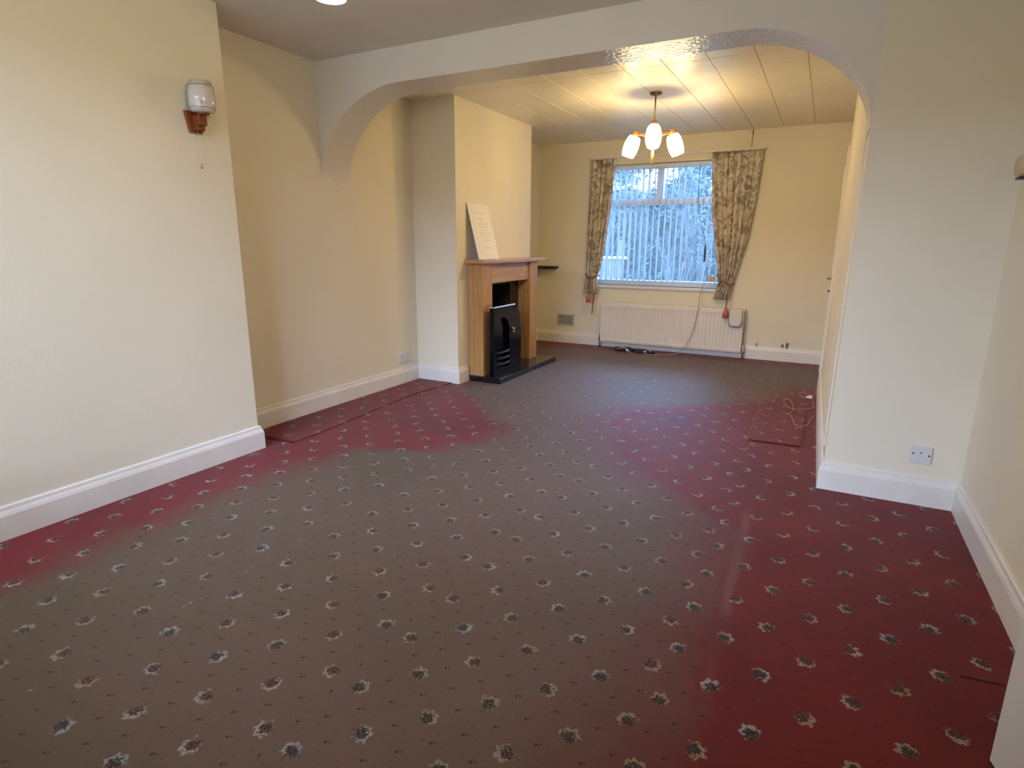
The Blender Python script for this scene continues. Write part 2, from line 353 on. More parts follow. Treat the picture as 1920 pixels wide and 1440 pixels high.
cut((-0.012, 3.99), (-0.010, 4.45), 0.005, FRAY, 0.0075, 'frayed_edge')
box((-3.5, -0.55, HF), (XR, YP0, HF + 0.12)).build('ceiling', CEIL_F, kind='structure', label='plain white ceiling of the near room')
ceil_b = box((-3.5, YP1, HB + 0.007), (0.3, 7.3, HB + 0.16)).build('ceiling', PANELBACK, kind='structure', label='panelled glossy ceiling of the far room')
xs = [-3.322, -3.15, -2.86, -2.57, -2.275, -1.985, -1.695, -1.41, -1.125, -0.835, -0.545, -0.255, 0.10]
for i in range(len(xs) - 1):
    for (y0, y1) in ((YP1, 4.36), (4.36, YD)):
        MB().box((xs[i] + 0.002, y0 + 0.002, HB), (xs[i + 1] - 0.002, y1 - 0.002, HB + 0.010)).build('panel', PANEL, ceil_b, 0.002)

box((-3.5, -0.55, 0), (XL, 7.3, 2.6)).build('wall_left', WALL, kind='structure', label='cream wall with alcoves along the left side')
box((XL, YB1a, 0), (XB1, YB1b, HF)).build('wall_chimney_breast', WALL, kind='structure', label='near plain chimney breast carrying the wall lamp', bevel=0.006)
hy0, hy1, hz, hx = 4.92, 5.37, 0.885, -3.2
MB().box((XL, YB2a, 0), (XB2, hy0, HB)).box((XL, hy1, 0), (XB2, YB2b, HB)).box((XL, hy0, hz), (XB2, hy1, HB)).build('wall_chimney_breast', WALL, kind='structure', label='far chimney breast behind the oak fireplace')
# back wall with window opening
wx0, wx1, wz0, wz1 = -2.62, -0.99, 0.765, 2.165
MB().box((-3.5, YD, 0), (wx0, 7.30, 2.6)).box((wx1, YD, 0), (0.4, 7.30, 2.6)).box((wx0, YD, 0), (wx1, 7.30, wz0)).box((wx0, YD, wz1), (wx1, 7.30, 2.6)).build('wall_back', WALL, kind='structure', label='cream end wall around the window')
# right wall of far room, slightly out of true, with its door opening
def rw(y): return 0.105 + (y - YP0) / (5.8 - YP0) * (0.066 - 0.105) if y < 5.8 else 0.066 + (y - 5.8) * 0.007
d0, d1, dh = 5.80, 6.58, 1.98
mb = MB()
for (y0, y1, z0, z1) in ((YP1, d0, 0, HB), (d1, YD, 0, HB), (d0, d1, dh, HB)):
    mb.idx([(rw(y0), y0, z0), (rw(y1), y1, z0), (0.3, y1, z0), (0.3, y0, z0), (rw(y0), y0, z1), (rw(y1), y1, z1), (0.3, y1, z1), (0.3, y0, z1)],
           [(0, 3, 2, 1), (4, 5, 6, 7), (0, 1, 5, 4), (1, 2, 6, 5), (2, 3, 7, 6), (3, 0, 4, 7)])
mb.build('wall_right', WALL, kind='structure', label='cream side wall of the far room')
# pier and arch
XA, ZA = 0.105, 1.775
def Yp(y): return lambda p: (p[0], y, p[1])
MB().prism([(XA, 0), (0.9, 0), (0.9, 2.6), (XA + 0.005, 2.6), (XA + 0.005, ZA)], Yp(YP0), Yp(YP1)).build('wall_pier', WALL, kind='structure', label='cream pier between the two rooms')
arch = [(XL, 2.6), (XL, 1.66)]
N = 28
for i in range(1, N + 1):
    a = PI - (PI / 2) * i / N; arch.append((-2.60 + 0.722 * math.cos(a), 1.66 + 0.612 * math.sin(a)))
for i in range(0, N + 1):
    a = PI / 2 * (1 - i / N); arch.append((-0.52 + 0.625 * math.cos(a), ZA + 0.50 * math.sin(a)))
arch += [(XA + 0.005, ZA), (XA + 0.005, 2.6)]
ab = MB().prism(arch, Yp(YP0 - 0.001), Yp(YP1 + 0.001)).build('wall_arch', WHITE, kind='structure', label='white painted beam with curved arched ends')
ab.data.materials.append(SOFFIT)
for pl in ab.data.polygons:
    if abs(pl.normal.y) < 0.5 and pl.center.z < 2.45: pl.material_index = 1; pl.use_smooth = False
# near right wall with doorway and hall beyond
dy0, dy1 = 0.885, 1.665
MB().box((XR, dy1, 0), (0.82, YP0, 2.6)).box((XR, -0.55, 0), (0.82, dy0, 2.6)).box((XR, dy0, 2.0), (0.82, dy1, 2.6)).build('wall_right', WALL, kind='structure', label='cream wall at the right edge of the near room')
MB().box((1.75, -0.55, 0), (1.87, 3.4, 2.6)).box((0.82, 3.25, 0), (1.75, 3.33, 2.6)).box((0.82, -0.55, 0), (1.75, -0.45, 2.6)).build('wall_hall', WALL, kind='structure', label='cream hallway wall behind the open door')
box((XR, -0.55, 2.5), (1.87, YP0, 2.6)).build('ceiling', CEIL_F, kind='structure', label='hallway ceiling behind the open door')
# front wall with large window behind the camera
fx0, fx1, fz0, fz1 = -3.2, -0.9, 0.6, 2.4
MB().box((-3.5, -0.55, 0), (fx0, YF, 2.6)).box((fx1, -0.55, 0), (XR, YF, 2.6)).box((fx0, -0.55, 0), (fx1, YF, fz0)).box((fx0, -0.55, fz1), (fx1, YF, 2.6)).build('wall_front', WALL, kind='structure', label='front wall with the big window behind the viewer')

# baseboards -------------------------------------------------------
SKP = [(0, 0), (0.021, 0), (0.021, 0.105), (0.017, 0.118), (0.012, 0.128), (0.010, 0.142), (0.005, 0.147), (0, 0.147)]
def skirting(name, pts, side=1, label=None, h=1.0):
    pts = [Vector((p[0], p[1])) for p in pts]; n = len(pts); rows = []
    for i, p in enumerate(pts):
        nr = []
        if i > 0: d_ = (p - pts[i - 1]).normalized(); nr.append(Vector((-d_.y, d_.x)) * side)
        if i < n - 1: d_ = (pts[i + 1] - p).normalized(); nr.append(Vector((-d_.y, d_.x)) * side)
        if len(nr) == 2: mv = (nr[0] + nr[1]); mv = mv / max(0.2, (1 + nr[0].dot(nr[1])))
        else: mv = nr[0]
        rows.append([(p.x + mv.x * t_, p.y + mv.y * t_, z_ * h) for t_, z_ in SKP])
    mb = MB(); q = len(SKP)
    for i in range(n - 1):
        mb.idx(rows[i] + rows[i + 1], [(k, (k + 1) % q, q + (k + 1) % q, q + k) for k in range(q)])
    mb.face(rows[0]); mb.face(rows[-1][::-1])
    return mb.build(name, GLOSSW, kind='structure', label=label)
skirting('baseboard_left', [(XL, YF), (XL, YB1a), (XB1, YB1a), (XB1, YB1b), (XL, YB1b), (XL, YB2a), (XB2, YB2a), (XB2, 4.565)], -1, 'white skirting board along the left wall and chimney breasts')
skirting('baseboard_back', [(XB2, 5.835), (XB2, YB2b), (XL, YB2b), (XL, YD), (0.075, YD), (0.074, 6.66)], -1, 'white skirting board under the window')
skirting('baseboard_right', [(rw(5.73), 5.73), (rw(YP0), YP0), (XR, YP0), (XR, 1.73)], -1, 'white skirting board around the pier')
skirting('baseboard_front', [(XR, 0.82), (XR, YF), (XL, YF)], -1, 'white skirting board under the front window')

# windows ----------------------------------------------------------
def bar(mb, x0, x1, z0, z1, y0, y1): mb.box((x0, y0, z0), (x1, y1, z1)); return mb
f0, f1 = 7.165, 7.235
mb = MB(); fwid = 0.06
bar(mb, wx0, wx1, wz0, wz0 + fwid, f0, f1); bar(mb, wx0, wx1, wz1 - 0.05, wz1, f0, f1)
bar(mb, wx0, wx0 + fwid, wz0 + fwid, wz1 - 0.05, f0, f1); bar(mb, wx1 - fwid, wx1, wz0 + fwid, wz1 - 0.05, f0, f1)
win = mb.build('window_1', UPVC, kind='structure', bevel=0.004, label='white framed window with two top lights')
bar(MB(), wx0 + fwid, wx1 - fwid, 1.708, 1.778, f0, f1).build('transom', UPVC, win, 0.004)
bar(MB(), -1.862, -1.782, 1.778, wz1 - 0.05, f0, f1).build('mullion', UPVC, win, 0.004)
bar(MB(), wx0 + fwid, wx1 - fwid, wz0 + fwid, 1.708, 7.195, 7.203).build('pane', GLASS, win)
bar(MB(), wx0 + fwid, -1.862, 1.778, wz1 - 0.05, 7.195, 7.203).build('pane', GLASS, win)
bar(MB(), -1.782, wx1 - fwid, 1.778, wz1 - 0.05, 7.195, 7.203).build('pane', GLASS, win)
bar(MB(), wx0 - 0.02, wx1 + 0.02, 0.73, wz0, 7.035, 7.165).build('window_sill', UPVC, win, 0.006)
mb = MB(); g0, g1 = -0.51, -0.44
bar(mb, fx0, fx1, fz0, fz0 + 0.06, g0, g1); bar(mb, fx0, fx1, fz1 - 0.06, fz1, g0, g1)
bar(mb, fx0, fx0 + 0.06, fz0, fz1, g0, g1); bar(mb, fx1 - 0.06, fx1, fz0, fz1, g0, g1)
win2 = mb.build('window_2', UPVC, kind='structure', label='large front window behind the viewer')
for xm in (-2.35, -1.55): bar(MB(), xm - 0.03, xm + 0.03, fz0 + 0.06, fz1 - 0.06, g0, g1).build('mullion', UPVC, win2)
for (a, c) in ((fx0 + 0.06, -2.38), (-2.32, -1.58), (-1.52, fx1 - 0.06)): bar(MB(), a, c, fz0 + 0.06, fz1 - 0.06, -0.48, -0.472).build('pane', GLASS2, win2)

# doors ------------------------------------------------------------
x_ = rw(6.2)
door1 = box((x_ + 0.012, d0 + 0.004, 0.006), (x_ + 0.05, d1 - 0.004, dh - 0.004)).build('door_1', DOORW, kind='structure', label='closed white door in the side wall with brass handle')
for (y0, y1, z0, z1) in ((5.735, d0 + 0.003, 0, dh + 0.065), (d1 - 0.003, 6.648, 0, dh + 0.065), (d0 + 0.003, d1 - 0.003, dh - 0.003, dh + 0.065)):
    box((x_ - 0.018, y0, z0), (x_ + 0.012, y1, z1)).build('architrave', GLOSSW, door1, 0.004)
hd = box((x_ + 0.004, 6.50, 0.885), (x_ + 0.013, 6.54, 0.985)).build('handle_plate', BRASS, door1, 0.003)
MB().lathe([(0.008, 0), (0.008, 0.035), (0.011, 0.04), (0.011, 0.052), (0.0, 0.056)], (x_ + 0.006, 6.52, 0.943), (-1, 0, 0), 12).tube([(x_ - 0.036, 6.52, 0.943), (x_ - 0.040, 6.47, 0.943), (x_ - 0.036, 6.42, 0.941)], [0.008, 0.007, 0.008], 8).build('handle_lever', BRASS, hd)
MB().box((x_ - 0.004, 6.505, 0.80), (x_ + 0.013, 6.545, 0.86)).box((x_ - 0.030, 6.515, 0.812), (x_ - 0.002, 6.535, 0.832)).build('door_bolt', SCREW, door1, 0.002)
# near door, standing ajar
ang = math.atan2(0.69 - 0.4985, 1.625 - 0.892)
door2 = thing('door_2', (0.69, 0.892, 0), 'white door standing ajar at the lower right corner', None, kind='structure'); del_ = door2
oo = Vector(door2['_o'])
def dl(a, c): return MB().box(tuple(oo + Vector(a)), tuple(oo + Vector(c)))
dl((0.0, 0.0, 0.004), (0.040, 0.757, 1.985)).build('door_leaf', DOORW, door2, 0.003)
for (y0, y1, z0, z1) in ((0.42, 0.68, 1.05, 1.85), (0.08, 0.34, 1.05, 1.85), (0.42, 0.68, 0.22, 0.90), (0.08, 0.34, 0.22, 0.90)):
    dl((-0.008, y0, z0), (0.004, y1, z1)).build('door_panel', DOORW, door2, 0.004)
MB().lathe([(0.02, 0), (0.02, 0.006), (0.008, 0.01), (0.008, 0.04), (0.024, 0.05), (0.024, 0.06), (0, 0.068)], tuple(oo + Vector((0, 0.705, 1.0))), (-1, 0, 0), 14).build('door_knob', BRASS, door2)
door2.rotation_euler = (0, 0, ang)
mb = MB().box((XR - 0.004, dy1 - 0.002, 0), (XR + 0.13, dy1 + 0.06, 2.06)).box((XR - 0.004, dy0 - 0.06, 0), (XR + 0.13, dy0 + 0.002, 2.06)).box((XR - 0.004, dy0, 1.995), (XR + 0.13, dy1, 2.06))
mb.build('trim_1', GLOSSW, kind='structure', bevel=0.004, label='white door frame in the near right wall')

# ================================================================== FIREPLACE
FP = thing('fireplace_surround', (-2.87, 5.15, 0.05), 'oak fireplace surround with square pillars and mantel shelf', 'fireplace')
px0, px1 = XB2 + 0.002, -2.705
box((px0, 4.585, 0.05), (px1, 4.755, 1.078)).build('pillar', OAKV, FP, 0.004)
box((px0, 5.555, 0.05), (px1, 5.725, 1.078)).build('pillar', OAKV, FP, 0.004)
box((px0, 4.755, 0.895), (px1 - 0.025, 5.555, 1.078)).build('header', OAKH, FP, 0.003)
box((px0, 4.535, 1.078), (-2.668, 5.865, 1.112)).build('mantel_shelf', OAKH, FP, 0.004)
MB().box((px0, 4.755, 0.05), (px0 + 0.02, hy0, 0.895)).box((px0, hy1, 0.05), (px0 + 0.02, 5.555, 0.895)).box((px0, hy0, 0.868), (px0 + 0.02, hy1, 0.895)).build('back_panel', GRANITE, FP, label='polished black stone slips')
box((-2.868, 4.565, 0.0), (-2.52, 5.832, 0.05)).build('hearth', GRANITE, bevel=0.003, label='polished black stone hearth slab on the carpet', cat='hearth', origin=(-2.7, 5.2, 0))
MB().box((-3.30, hy0, 0.0), (-3.19, hy1, hz)).box((-3.19, hy0 - 0.001, 0), (XB2, hy1, 0.05)).box((-3.19, hy0 - 0.001, 0.05), (XB2, hy0 + 0.006, hz)).box((-3.19, hy1 - 0.006, 0.05), (XB2, hy1 + 0.001, hz)).box((-3.19, hy0, hz - 0.006), (XB2, hy1, hz + 0.001)).build('fire_recess', FIREBRK, label='dark sooty recess inside the far chimney breast', kind='structure')
# loose black fire front
FF = thing('fire_front', (-2.62, 4.88, 0.05), 'black glossy fire front with arch and grate bars', 'fire front')
xa, xb = -2.655, -2.612
def FX(x): return lambda p: (x, p[0], p[1])
ay0, ay1, az = 4.67, 4.92, 0.45
archp = [(ay0, 0.11), (ay0, az)] + [((ay0 + ay1) / 2 - (ay1 - ay0) / 2 * math.cos(PI * i / 12), az + 0.135 * math.sin(PI * i / 12)) for i in range(1, 12)] + [(ay1, az), (ay1, 0.11)]
mb = MB()
# front ring between outline and arch, built as a strip fan
out_s = [(4.615, 0.05), (4.615, 0.40)] + [(4.615, 0.682)] + [(4.66 + 0.34 * i / 8, 0.682) for i in range(0, 9)] + [(5.06, 0.665), (5.135, 0.60), (5.165, 0.40), (5.165, 0.05)]
m_ = len(archp); o_s = []
for i in range(m_):
    t = i / (m_ - 1) * (len(out_s) - 1); j = min(int(t), len(out_s) - 2); w = t - j
    o_s.append((out_s[j][0] * (1 - w) + out_s[j + 1][0] * w, out_s[j][1] * (1 - w) + out_s[j + 1][1] * w))
for i in range(m_ - 1):
    mb.face([FX(xb)(o_s[i]), FX(xb)(o_s[i + 1]), FX(xb)(archp[i + 1]), FX(xb)(archp[i])])
    mb.face([FX(xb)(archp[i]), FX(xb)(archp[i + 1]), FX(xa + 0.006)(archp[i + 1]), FX(xa + 0.006)(archp[i])])
    mb.face([FX(xb)(o_s[i + 1]), FX(xb)(o_s[i]), FX(xa)(o_s[i]), FX(xa)(o_s[i + 1])])
mb.face([FX(xb)(o_s[0]), FX(xb)(archp[0]), FX(xb)(archp[-1]), FX(xb)(o_s[-1])])
mb.face([FX(xa + 0.006)(archp[0]), FX(xa + 0.006)(archp[-1]), FX(xb)(archp[-1]), FX(xb)(archp[0])])
mb.face([FX(xa)(p) for p in o_s]); mb.face([FX(xa + 0.006)(p) for p in archp])
mb.face([FX(xb)(o_s[0]), FX(xb)(o_s[-1]), FX(xa)(o_s[-1]), FX(xa)(o_s[0])])
mb.build('front_plate', FIREBLK, FF)
box((xa - 0.004, 4.612, 0.682), (xb + 0.010, 5.02, 0.695)).build('top_edge', simple('polished_steel_edge', (0.75, 0.78, 0.82), 0.18, metal=1.0), FF, 0.002, label='bright polished top edge')
GRB = simple('worn_grate_iron', (0.012, 0.010, 0.010), 0.55, spec=0.3)
for z in (0.15, 0.205, 0.26): MB().tube([(xb - 0.012, 4.665, z), (xb + 0.012, 4.72, z), (xb + 0.018, 4.795, z), (xb + 0.012, 4.87, z), (xb - 0.012, 4.925, z)], 0.010, 8).build('grate_bar', GRB, FF)
MB().lathe([(0.012, 0), (0.012, 0.006), (0.006, 0.01), (0.006, 0.016), (0.013, 0.022), (0.0, 0.03)], (xb - 0.001, 4.985, 0.46), (1, 0, 0), 12).tube([(xb + 0.012, 4.985, 0.455), (xb + 0.016, 4.996, 0.43), (xb + 0.016, 4.985, 0.41), (xb + 0.016, 4.974, 0.43), (xb + 0.012, 4.984, 0.455)], 0.004, 6).build('drop_pull', BRASS, FF, label='brass drop pull')

# card leaning on mantel
PC = thing('picture_card', (-2.72, 4.72, 1.112), 'white mounted notice leaning against the wall on the mantel shelf', 'notice')
b0, t0 = Vector((-2.755, 4.60, 1.113)), Vector((-2.866, 4.575, 1.60))
wv = Vector((0.0, 0.37, 0.0)); hv = t0 - b0; nv = hv.cross(wv).normalized(); nv = nv if nv.x > 0 else -nv
def card(mb, s0, s1, q0, q1, n0, n1):
    f = lambda s, q, n: b0 + wv * s + hv * q + nv * n
    mb.idx([f(s0, q0, n0), f(s1, q0, n0), f(s1, q1, n0), f(s0, q1, n0), f(s0, q0, n1), f(s1, q0, n1), f(s1, q1, n1), f(s0, q1, n1)],
           [(0, 3, 2, 1), (4, 5, 6, 7), (0, 1, 5, 4), (1, 2, 6, 5), (2, 3, 7, 6), (3, 0, 4, 7)]); return mb
card(MB(), 0, 1, 0, 1, 0, 0.006).build('mount_board', FRAMEW, PC)
card(MB(), 0.14, 0.86, 0.08, 0.90, 0.006, 0.008).build('sheet', PAPER, PC)
mb = MB()
for (q, a, c, hh) in ((0.83, 0.2, 0.8, 0.012), (0.72, 0.26, 0.55, 0.016), (0.66, 0.26, 0.78, 0.010), (0.63, 0.26, 0.78, 0.010), (0.58, 0.3, 0.74, 0.012), (0.52, 0.28, 0.7, 0.008), (0.48, 0.3, 0.76, 0.008), (0.44, 0.3, 0.76, 0.008), (0.38, 0.34, 0.7, 0.008), (0.33, 0.34, 0.72, 0.008), (0.2, 0.3, 0.7, 0.012)):
    card(mb, a, c, q, q + hh, 0.008, 0.0085)
mb.build('print', PRINT, PC, label='faint lines of grey print')

# ================================================================== RADIATOR
RX0, RX1, RZ0, RZ1, RY0, RY1 = -2.40, -0.745, 0.075, 0.552, 6.925, 7.02
RD = thing('radiator', (-1.57, 6.98, 0), 'long cream fluted radiator below the window', 'radiator')
n_fl = 41; wfl = (RX1 - RX0) / n_fl; prof = []
for i in range(n_fl):
    x = RX0 + i * wfl
    prof += [(x, 0), (x + wfl * 0.22, 0), (x + wfl * 0.36, 0.012), (x + wfl * 0.64, 0.012), (x + wfl * 0.78, 0)]
prof.append((RX1, 0))
mb = MB(); rows = []
for (z, s_, off) in ((RZ0, 0, 0.006), (RZ0 + 0.025, 0, 0), (RZ0 + 0.045, 1, 0), (RZ1 - 0.06, 1, 0), (RZ1 - 0.04, 0, 0), (RZ1 - 0.012, 0, 0), (RZ1, 0, 0.010)):
    rows.append([(x, RY0 + d_ * 0.6 * s_ + off, z) for x, d_ in prof])
q = len(prof)
for j in range(len(rows) - 1): mb.idx(rows[j] + rows[j + 1], [(i, i + 1, q + i + 1, q + i) for i in range(q - 1)])
mb.build('front_panel', RADM, RD)
box((RX0, RY1 - 0.012, RZ0), (RX1, RY1, RZ1)).build('rear_panel', RADM, RD)
mb = MB().box((RX0, RY0 + 0.008, RZ1 - 0.004), (RX1, RY0 + 0.03, RZ1 + 0.006)).box((RX0, RY1 - 0.022, RZ1 - 0.004), (RX1, RY1, RZ1 + 0.006))
for i in range(60):
    x = RX0 + (i + 0.2) * (RX1 - RX0) / 60; mb.box((x, RY0 + 0.03, RZ1 - 0.002), (x + 0.014, RY1 - 0.022, RZ1 + 0.005))
mb.build('top_grille', RADM, RD)
for x in (RX0, RX1 - 0.004): box((x, RY0 + 0.004, RZ0), (x + 0.004, RY1, RZ1)).build('side_panel', RADM, RD)
for (x, s_) in ((RX0 - 0.018, -1), (RX1 + 0.018, 1)):
    vv = MB().tube([(x, 6.975, 0.0), (x, 6.975, 0.085)], 0.0075, 8).build('pipe', BRONZE, RD, label='dark supply pipe')
    MB().lathe([(0.009, 0.075), (0.014, 0.082), (0.014, 0.118), (0.010, 0.124), (0.012, 0.14), (0.009, 0.155), (0, 0.157)], (x, 6.975, 0), (0, 0, 1), 12).box((x - 0.02 if s_ > 0 else x, 6.968, 0.09), (x if s_ > 0 else x + 0.02, 6.982, 0.104)).build('valve', CREAMP if s_ > 0 else SCREW, RD)
HU = thing('radiator_humidifier', (-0.82, 6.915, 0.37), 'pale rounded water holder hanging on right end of radiator', 'humidifier')
hp = [(-0.893, 0.560), (-0.757, 0.560), (-0.757, 0.43), (-0.765, 0.392), (-0.79, 0.372), (-0.86, 0.372), (-0.885, 0.392), (-0.893, 0.43)]
MB().prism(hp, Yp(6.878), Yp(6.922)).build('water_holder', GREYP, HU, 0.012, bseg=3)
for x in (-0.857, -0.793): MB().tube([(x, 6.90, 0.55), (x, 6.90, 0.566), (x, 6.955, 0.566), (x, 6.955, 0.545)], 0.003, 6).build('hook', GREYP, HU)
HX = [(-0.897, 0.545), (-0.897, 0.43), (-0.888, 0.388), (-0.862, 0.367), (-0.788, 0.367), (-0.762, 0.388), (-0.753, 0.43)]
MB().tube([(x, 6.900, z) for x, z in smooth_path([(a, b_, 0) for a, b_ in HX], 3) for z in [0]] if False else [(p.x, 6.900, p.y) for p in smooth_path([(a, b_, 0) for a, b_ in HX], 3)], 0.006, 6).build('rim', simple('grey_rubber', (0.32, 0.30, 0.31), 0.6), HU, label='grey rim')

# ================================================================== CURTAINS
def curtain(name, prof, label, folds, phase, tie_z, tie_pts, tassel, cord_tail):
    # prof: list of (z, x_left, x_right, amplitude)
    x_mid = (prof[0][1] + prof[0][2]) / 2
    T = thing(name, (x_mid, 6.98, prof[-1][0]), label, 'curtain', 'floral curtains either side of the window')
    nu, rows = 90, []
    zs = []
    for i in range(len(prof) - 1):
        for k_ in range(6):
            t = k_ / 6; tt = t; zs.append([prof[i][j] * (1 - tt) + prof[i + 1][j] * tt for j in range(4)])
    zs.append(list(prof[-1]))
    for (z, xl, xr, amp) in zs:
        row = []
        for i in range(nu + 1):
            s_ = i / nu; a = s_ * folds * 2 * PI + phase
            row.append((xl + (xr - xl) * (s_ + 0.012 * math.sin(2 * a)), 6.985 + amp * math.sin(a) + 0.25 * amp * math.sin(2.3 * a + z * 3), z))
        rows.append(row)
    mb = MB(); q = nu + 1
    pts = [p for r_ in rows for p in r_]
    mb.idx(pts, [(j * q + i, j * q + i + 1, (j + 1) * q + i + 1, (j + 1) * q + i) for j in range(len(rows) - 1) for i in range(nu)], True)
    c = mb.build('drape', CURT, T)
    md = c.modifiers.new('thickness', 'SOLIDIFY'); md.thickness = 0.004
    MB().tube([(x, y - 0.012, z) for x, y, z in [rows[0][i] for i in range(0, nu + 1, 3)]], 0.006, 5).build('heading_tape', LINING, T)
    tb = MB().tube(smooth_path(tie_pts, 5), 0.009, 8).build('tie_back', CORDR, T, label='terracotta rope tie back')
    (tx, tz0, tz1) = tassel
    MB().tube([(tx, 6.92, cord_tail), (tx + 0.004, 6.895, (cord_tail + tz0) / 2), (tx, 6.885, tz0)], 0.007, 6).build('tie_cord', CORDR, tb)
    MB().lathe([(0.006, tz0 - tz1 + 0.01), (0.020, tz0 - tz1), (0.016, tz0 - tz1 - 0.02), (0.026, tz0 - tz1 - 0.03), (0.031, 0.0)], (tx, 6.885, tz1), (0, 0, 1), 14).build('tassel', TASSEL, tb, label='orange red tassel')
    return T
CL = curtain('curtain', [(2.225, -2.622, -2.312, 0.022), (1.9, -2.625, -2.335, 0.026), (1.6, -2.628, -2.362, 0.026), (1.18, -2.634, -2.412, 0.026), (0.98, -2.640, -2.450, 0.024), (0.87, -2.628, -2.490, 0.018), (0.80, -2.650, -2.478, 0.026), (0.66, -2.668, -2.470, 0.032)],
        'narrow floral curtain tied back left of the window', 5.0, 0.4, 0.86,
        [(-2.64, 7.03, 0.90), (-2.628, 6.955, 0.885), (-2.59, 6.938, 0.862), (-2.54, 6.938, 0.85), (-2.495, 6.955, 0.872), (-2.478, 7.03, 0.88)], (-2.555, 0.655, 0.555), 0.86)
MB().tube(smooth_path([(-2.50, 6.93, 0.67), (-2.502, 6.92, 0.55), (-2.515, 6.92, 0.40)], 4), [0.009] * 5 + [0.008] * 3 + [0.004], 6).build('loose_cord', CORDR, CL, label='dark loose cord end')
CR = curtain('curtain', [(2.228, -1.236, -0.718, 0.026), (1.87, -1.216, -0.738, 0.030), (1.59, -1.190, -0.762, 0.030), (1.31, -1.140, -0.795, 0.030), (1.02, -1.085, -0.858, 0.028), (0.90, -1.060, -0.885, 0.022), (0.83, -1.058, -0.905, 0.018), (0.76, -1.080, -0.915, 0.024), (0.655, -1.100, -0.935, 0.030)],
        'wide floral curtain tied back right of the window', 6.0, 1.1, 0.86,
        [(-1.075, 7.03, 0.93), (-1.065, 6.95, 0.922), (-1.03, 6.938, 0.878), (-0.97, 6.938, 0.845), (-0.915, 6.945, 0.822), (-0.895, 7.03, 0.83)], (-0.934, 0.565, 0.462), 0.825)
TRK = thing('curtain_track', (-1.67, 7.03, 2.235), 'slim white curtain track above the window', 'curtain track')
box((-2.66, 6.985, 2.232), (-0.70, 7.005, 2.250)).build('rail', GLOSSW, TRK, 0.003)
for x in (-2.6, -1.67, -0.76): box((x - 0.012, 7.0, 2.232), (x + 0.012, 7.058, 2.256)).build('bracket', GLOSSW, TRK)

# ================================================================== BLIND
VB = thing('vertical_blind', (-1.8, 7.11, 2.12), 'white vertical louvre blind hanging open in the window', 'blind')
box((wx0 + 0.01, 7.085, 2.118), (wx1 - 0.01, 7.13, 2.155)).build('head_rail', UPVC, VB, 0.003)
sl_me = None; rb = random.Random(3)
xsl = [-2.555 + 0.0688 * i for i in range(22)]
for i, x in enumerate(xsl):
    if sl_me is None:
        mb = MB(); h0, h1, nz_ = 0.822, 2.118, 8
        pts = []
        for j in range(nz_ + 1):
            z = h0 + (h1 - h0) * j / nz_
            for (yy) in (-0.044, 0, 0.044): pts.append((-1.8 + 0.0025 * (1 - (yy / 0.044) ** 2) + 0.001 * math.sin(j * 1.3), 7.11 + yy, z))
        mb.idx(pts, [(j * 3 + a, j * 3 + a + 1, (j + 1) * 3 + a + 1, (j + 1) * 3 + a) for j in range(nz_) for a in range(2)], True)
        o = mb.build('louvre', BLIND, VB); sl_me = o.data
    else:
        o = bpy.data.objects.new('louvre', sl_me); COL.objects.link(o); o.parent = VB
    o.location = (x + 1.8, 0, 0)
    a = rb.uniform(-0.08, 0.08)
    if 16 <= i <= 18: a = 0.22
    o.rotation_euler = (0, 0, a)
for yy in (7.07, 7.15):
    mb = MB()
    for i in range(21): mb.tube([(xsl[i], yy, 0.832), ((xsl[i] + xsl[i + 1]) / 2, yy, 0.824), (xsl[i + 1], yy, 0.832)], 0.0012, 4)
    mb.build('bottom_chain', UPVC, VB)
cc = MB().tube(smooth_path([(-1.36, 7.045, 2.118), (-1.352, 7.045, 1.72), (-1.30, 7.045, 1.48), (-1.252, 7.045, 1.33), (-1.235, 7.045, 1.22)], 6), 0.0035, 6).build('control_cord', simple('navy_cord', (0.07, 0.09, 0.16), 0.6), VB, label='dark control cord')
MB().lathe([(0.004, 0.0), (0.011, 0.02), (0.013, 0.10), (0.008, 0.19), (0.003, 0.2)], (-1.235, 7.045, 1.06), (0, 0, 1), 10).build('cord_weight', MATS['navy_cord'], cc)

# ================================================================== LAMPS
BARREL = [(0.020, 0.0), (0.043, -0.003), (0.053, -0.022), (0.060, -0.055), (0.0625, -0.09), (0.060, -0.125), (0.053, -0.158), (0.047, -0.172)]
def barrel(o, ax, sc_=1.0): return MB().lathe([(r_ * sc_, -h_ * sc_) for r_, h_ in BARREL], o, ax, 24, True, False)
PD = thing('pendant_light', (-1.372, 5.084, HB), 'three armed pendant light with glowing white glass shades in the far room', 'light')
MB().lathe([(0.048, 0), (0.046, -0.012), (0.012, -0.02), (0.008, -0.028)], (-1.372, 5.084, HB), (0, 0, 1), 20).build('ceiling_rose', BRONZE, PD)
MB().tube([(-1.372, 5.084, HB - 0.02), (-1.372, 5.084, 2.12)], 0.006, 8).build('rod', BRASS, PD)
MB().lathe([(0.008, 2.14), (0.022, 2.13), (0.026, 2.10), (0.022, 2.055), (0.012, 2.04)], (-1.372, 5.084, 0), (0, 0, 1), 16).build('hub', TEAKO, PD)
MB().lathe([(0.004, 2.045), (0.006, 2.01), (0.010, 1.99), (0.011, 1.90), (0.007, 1.888), (0, 1.886)], (-1.372, 5.084, 0), (0, 0, 1), 12).build('finial', BRASS, PD, label='brass finial')
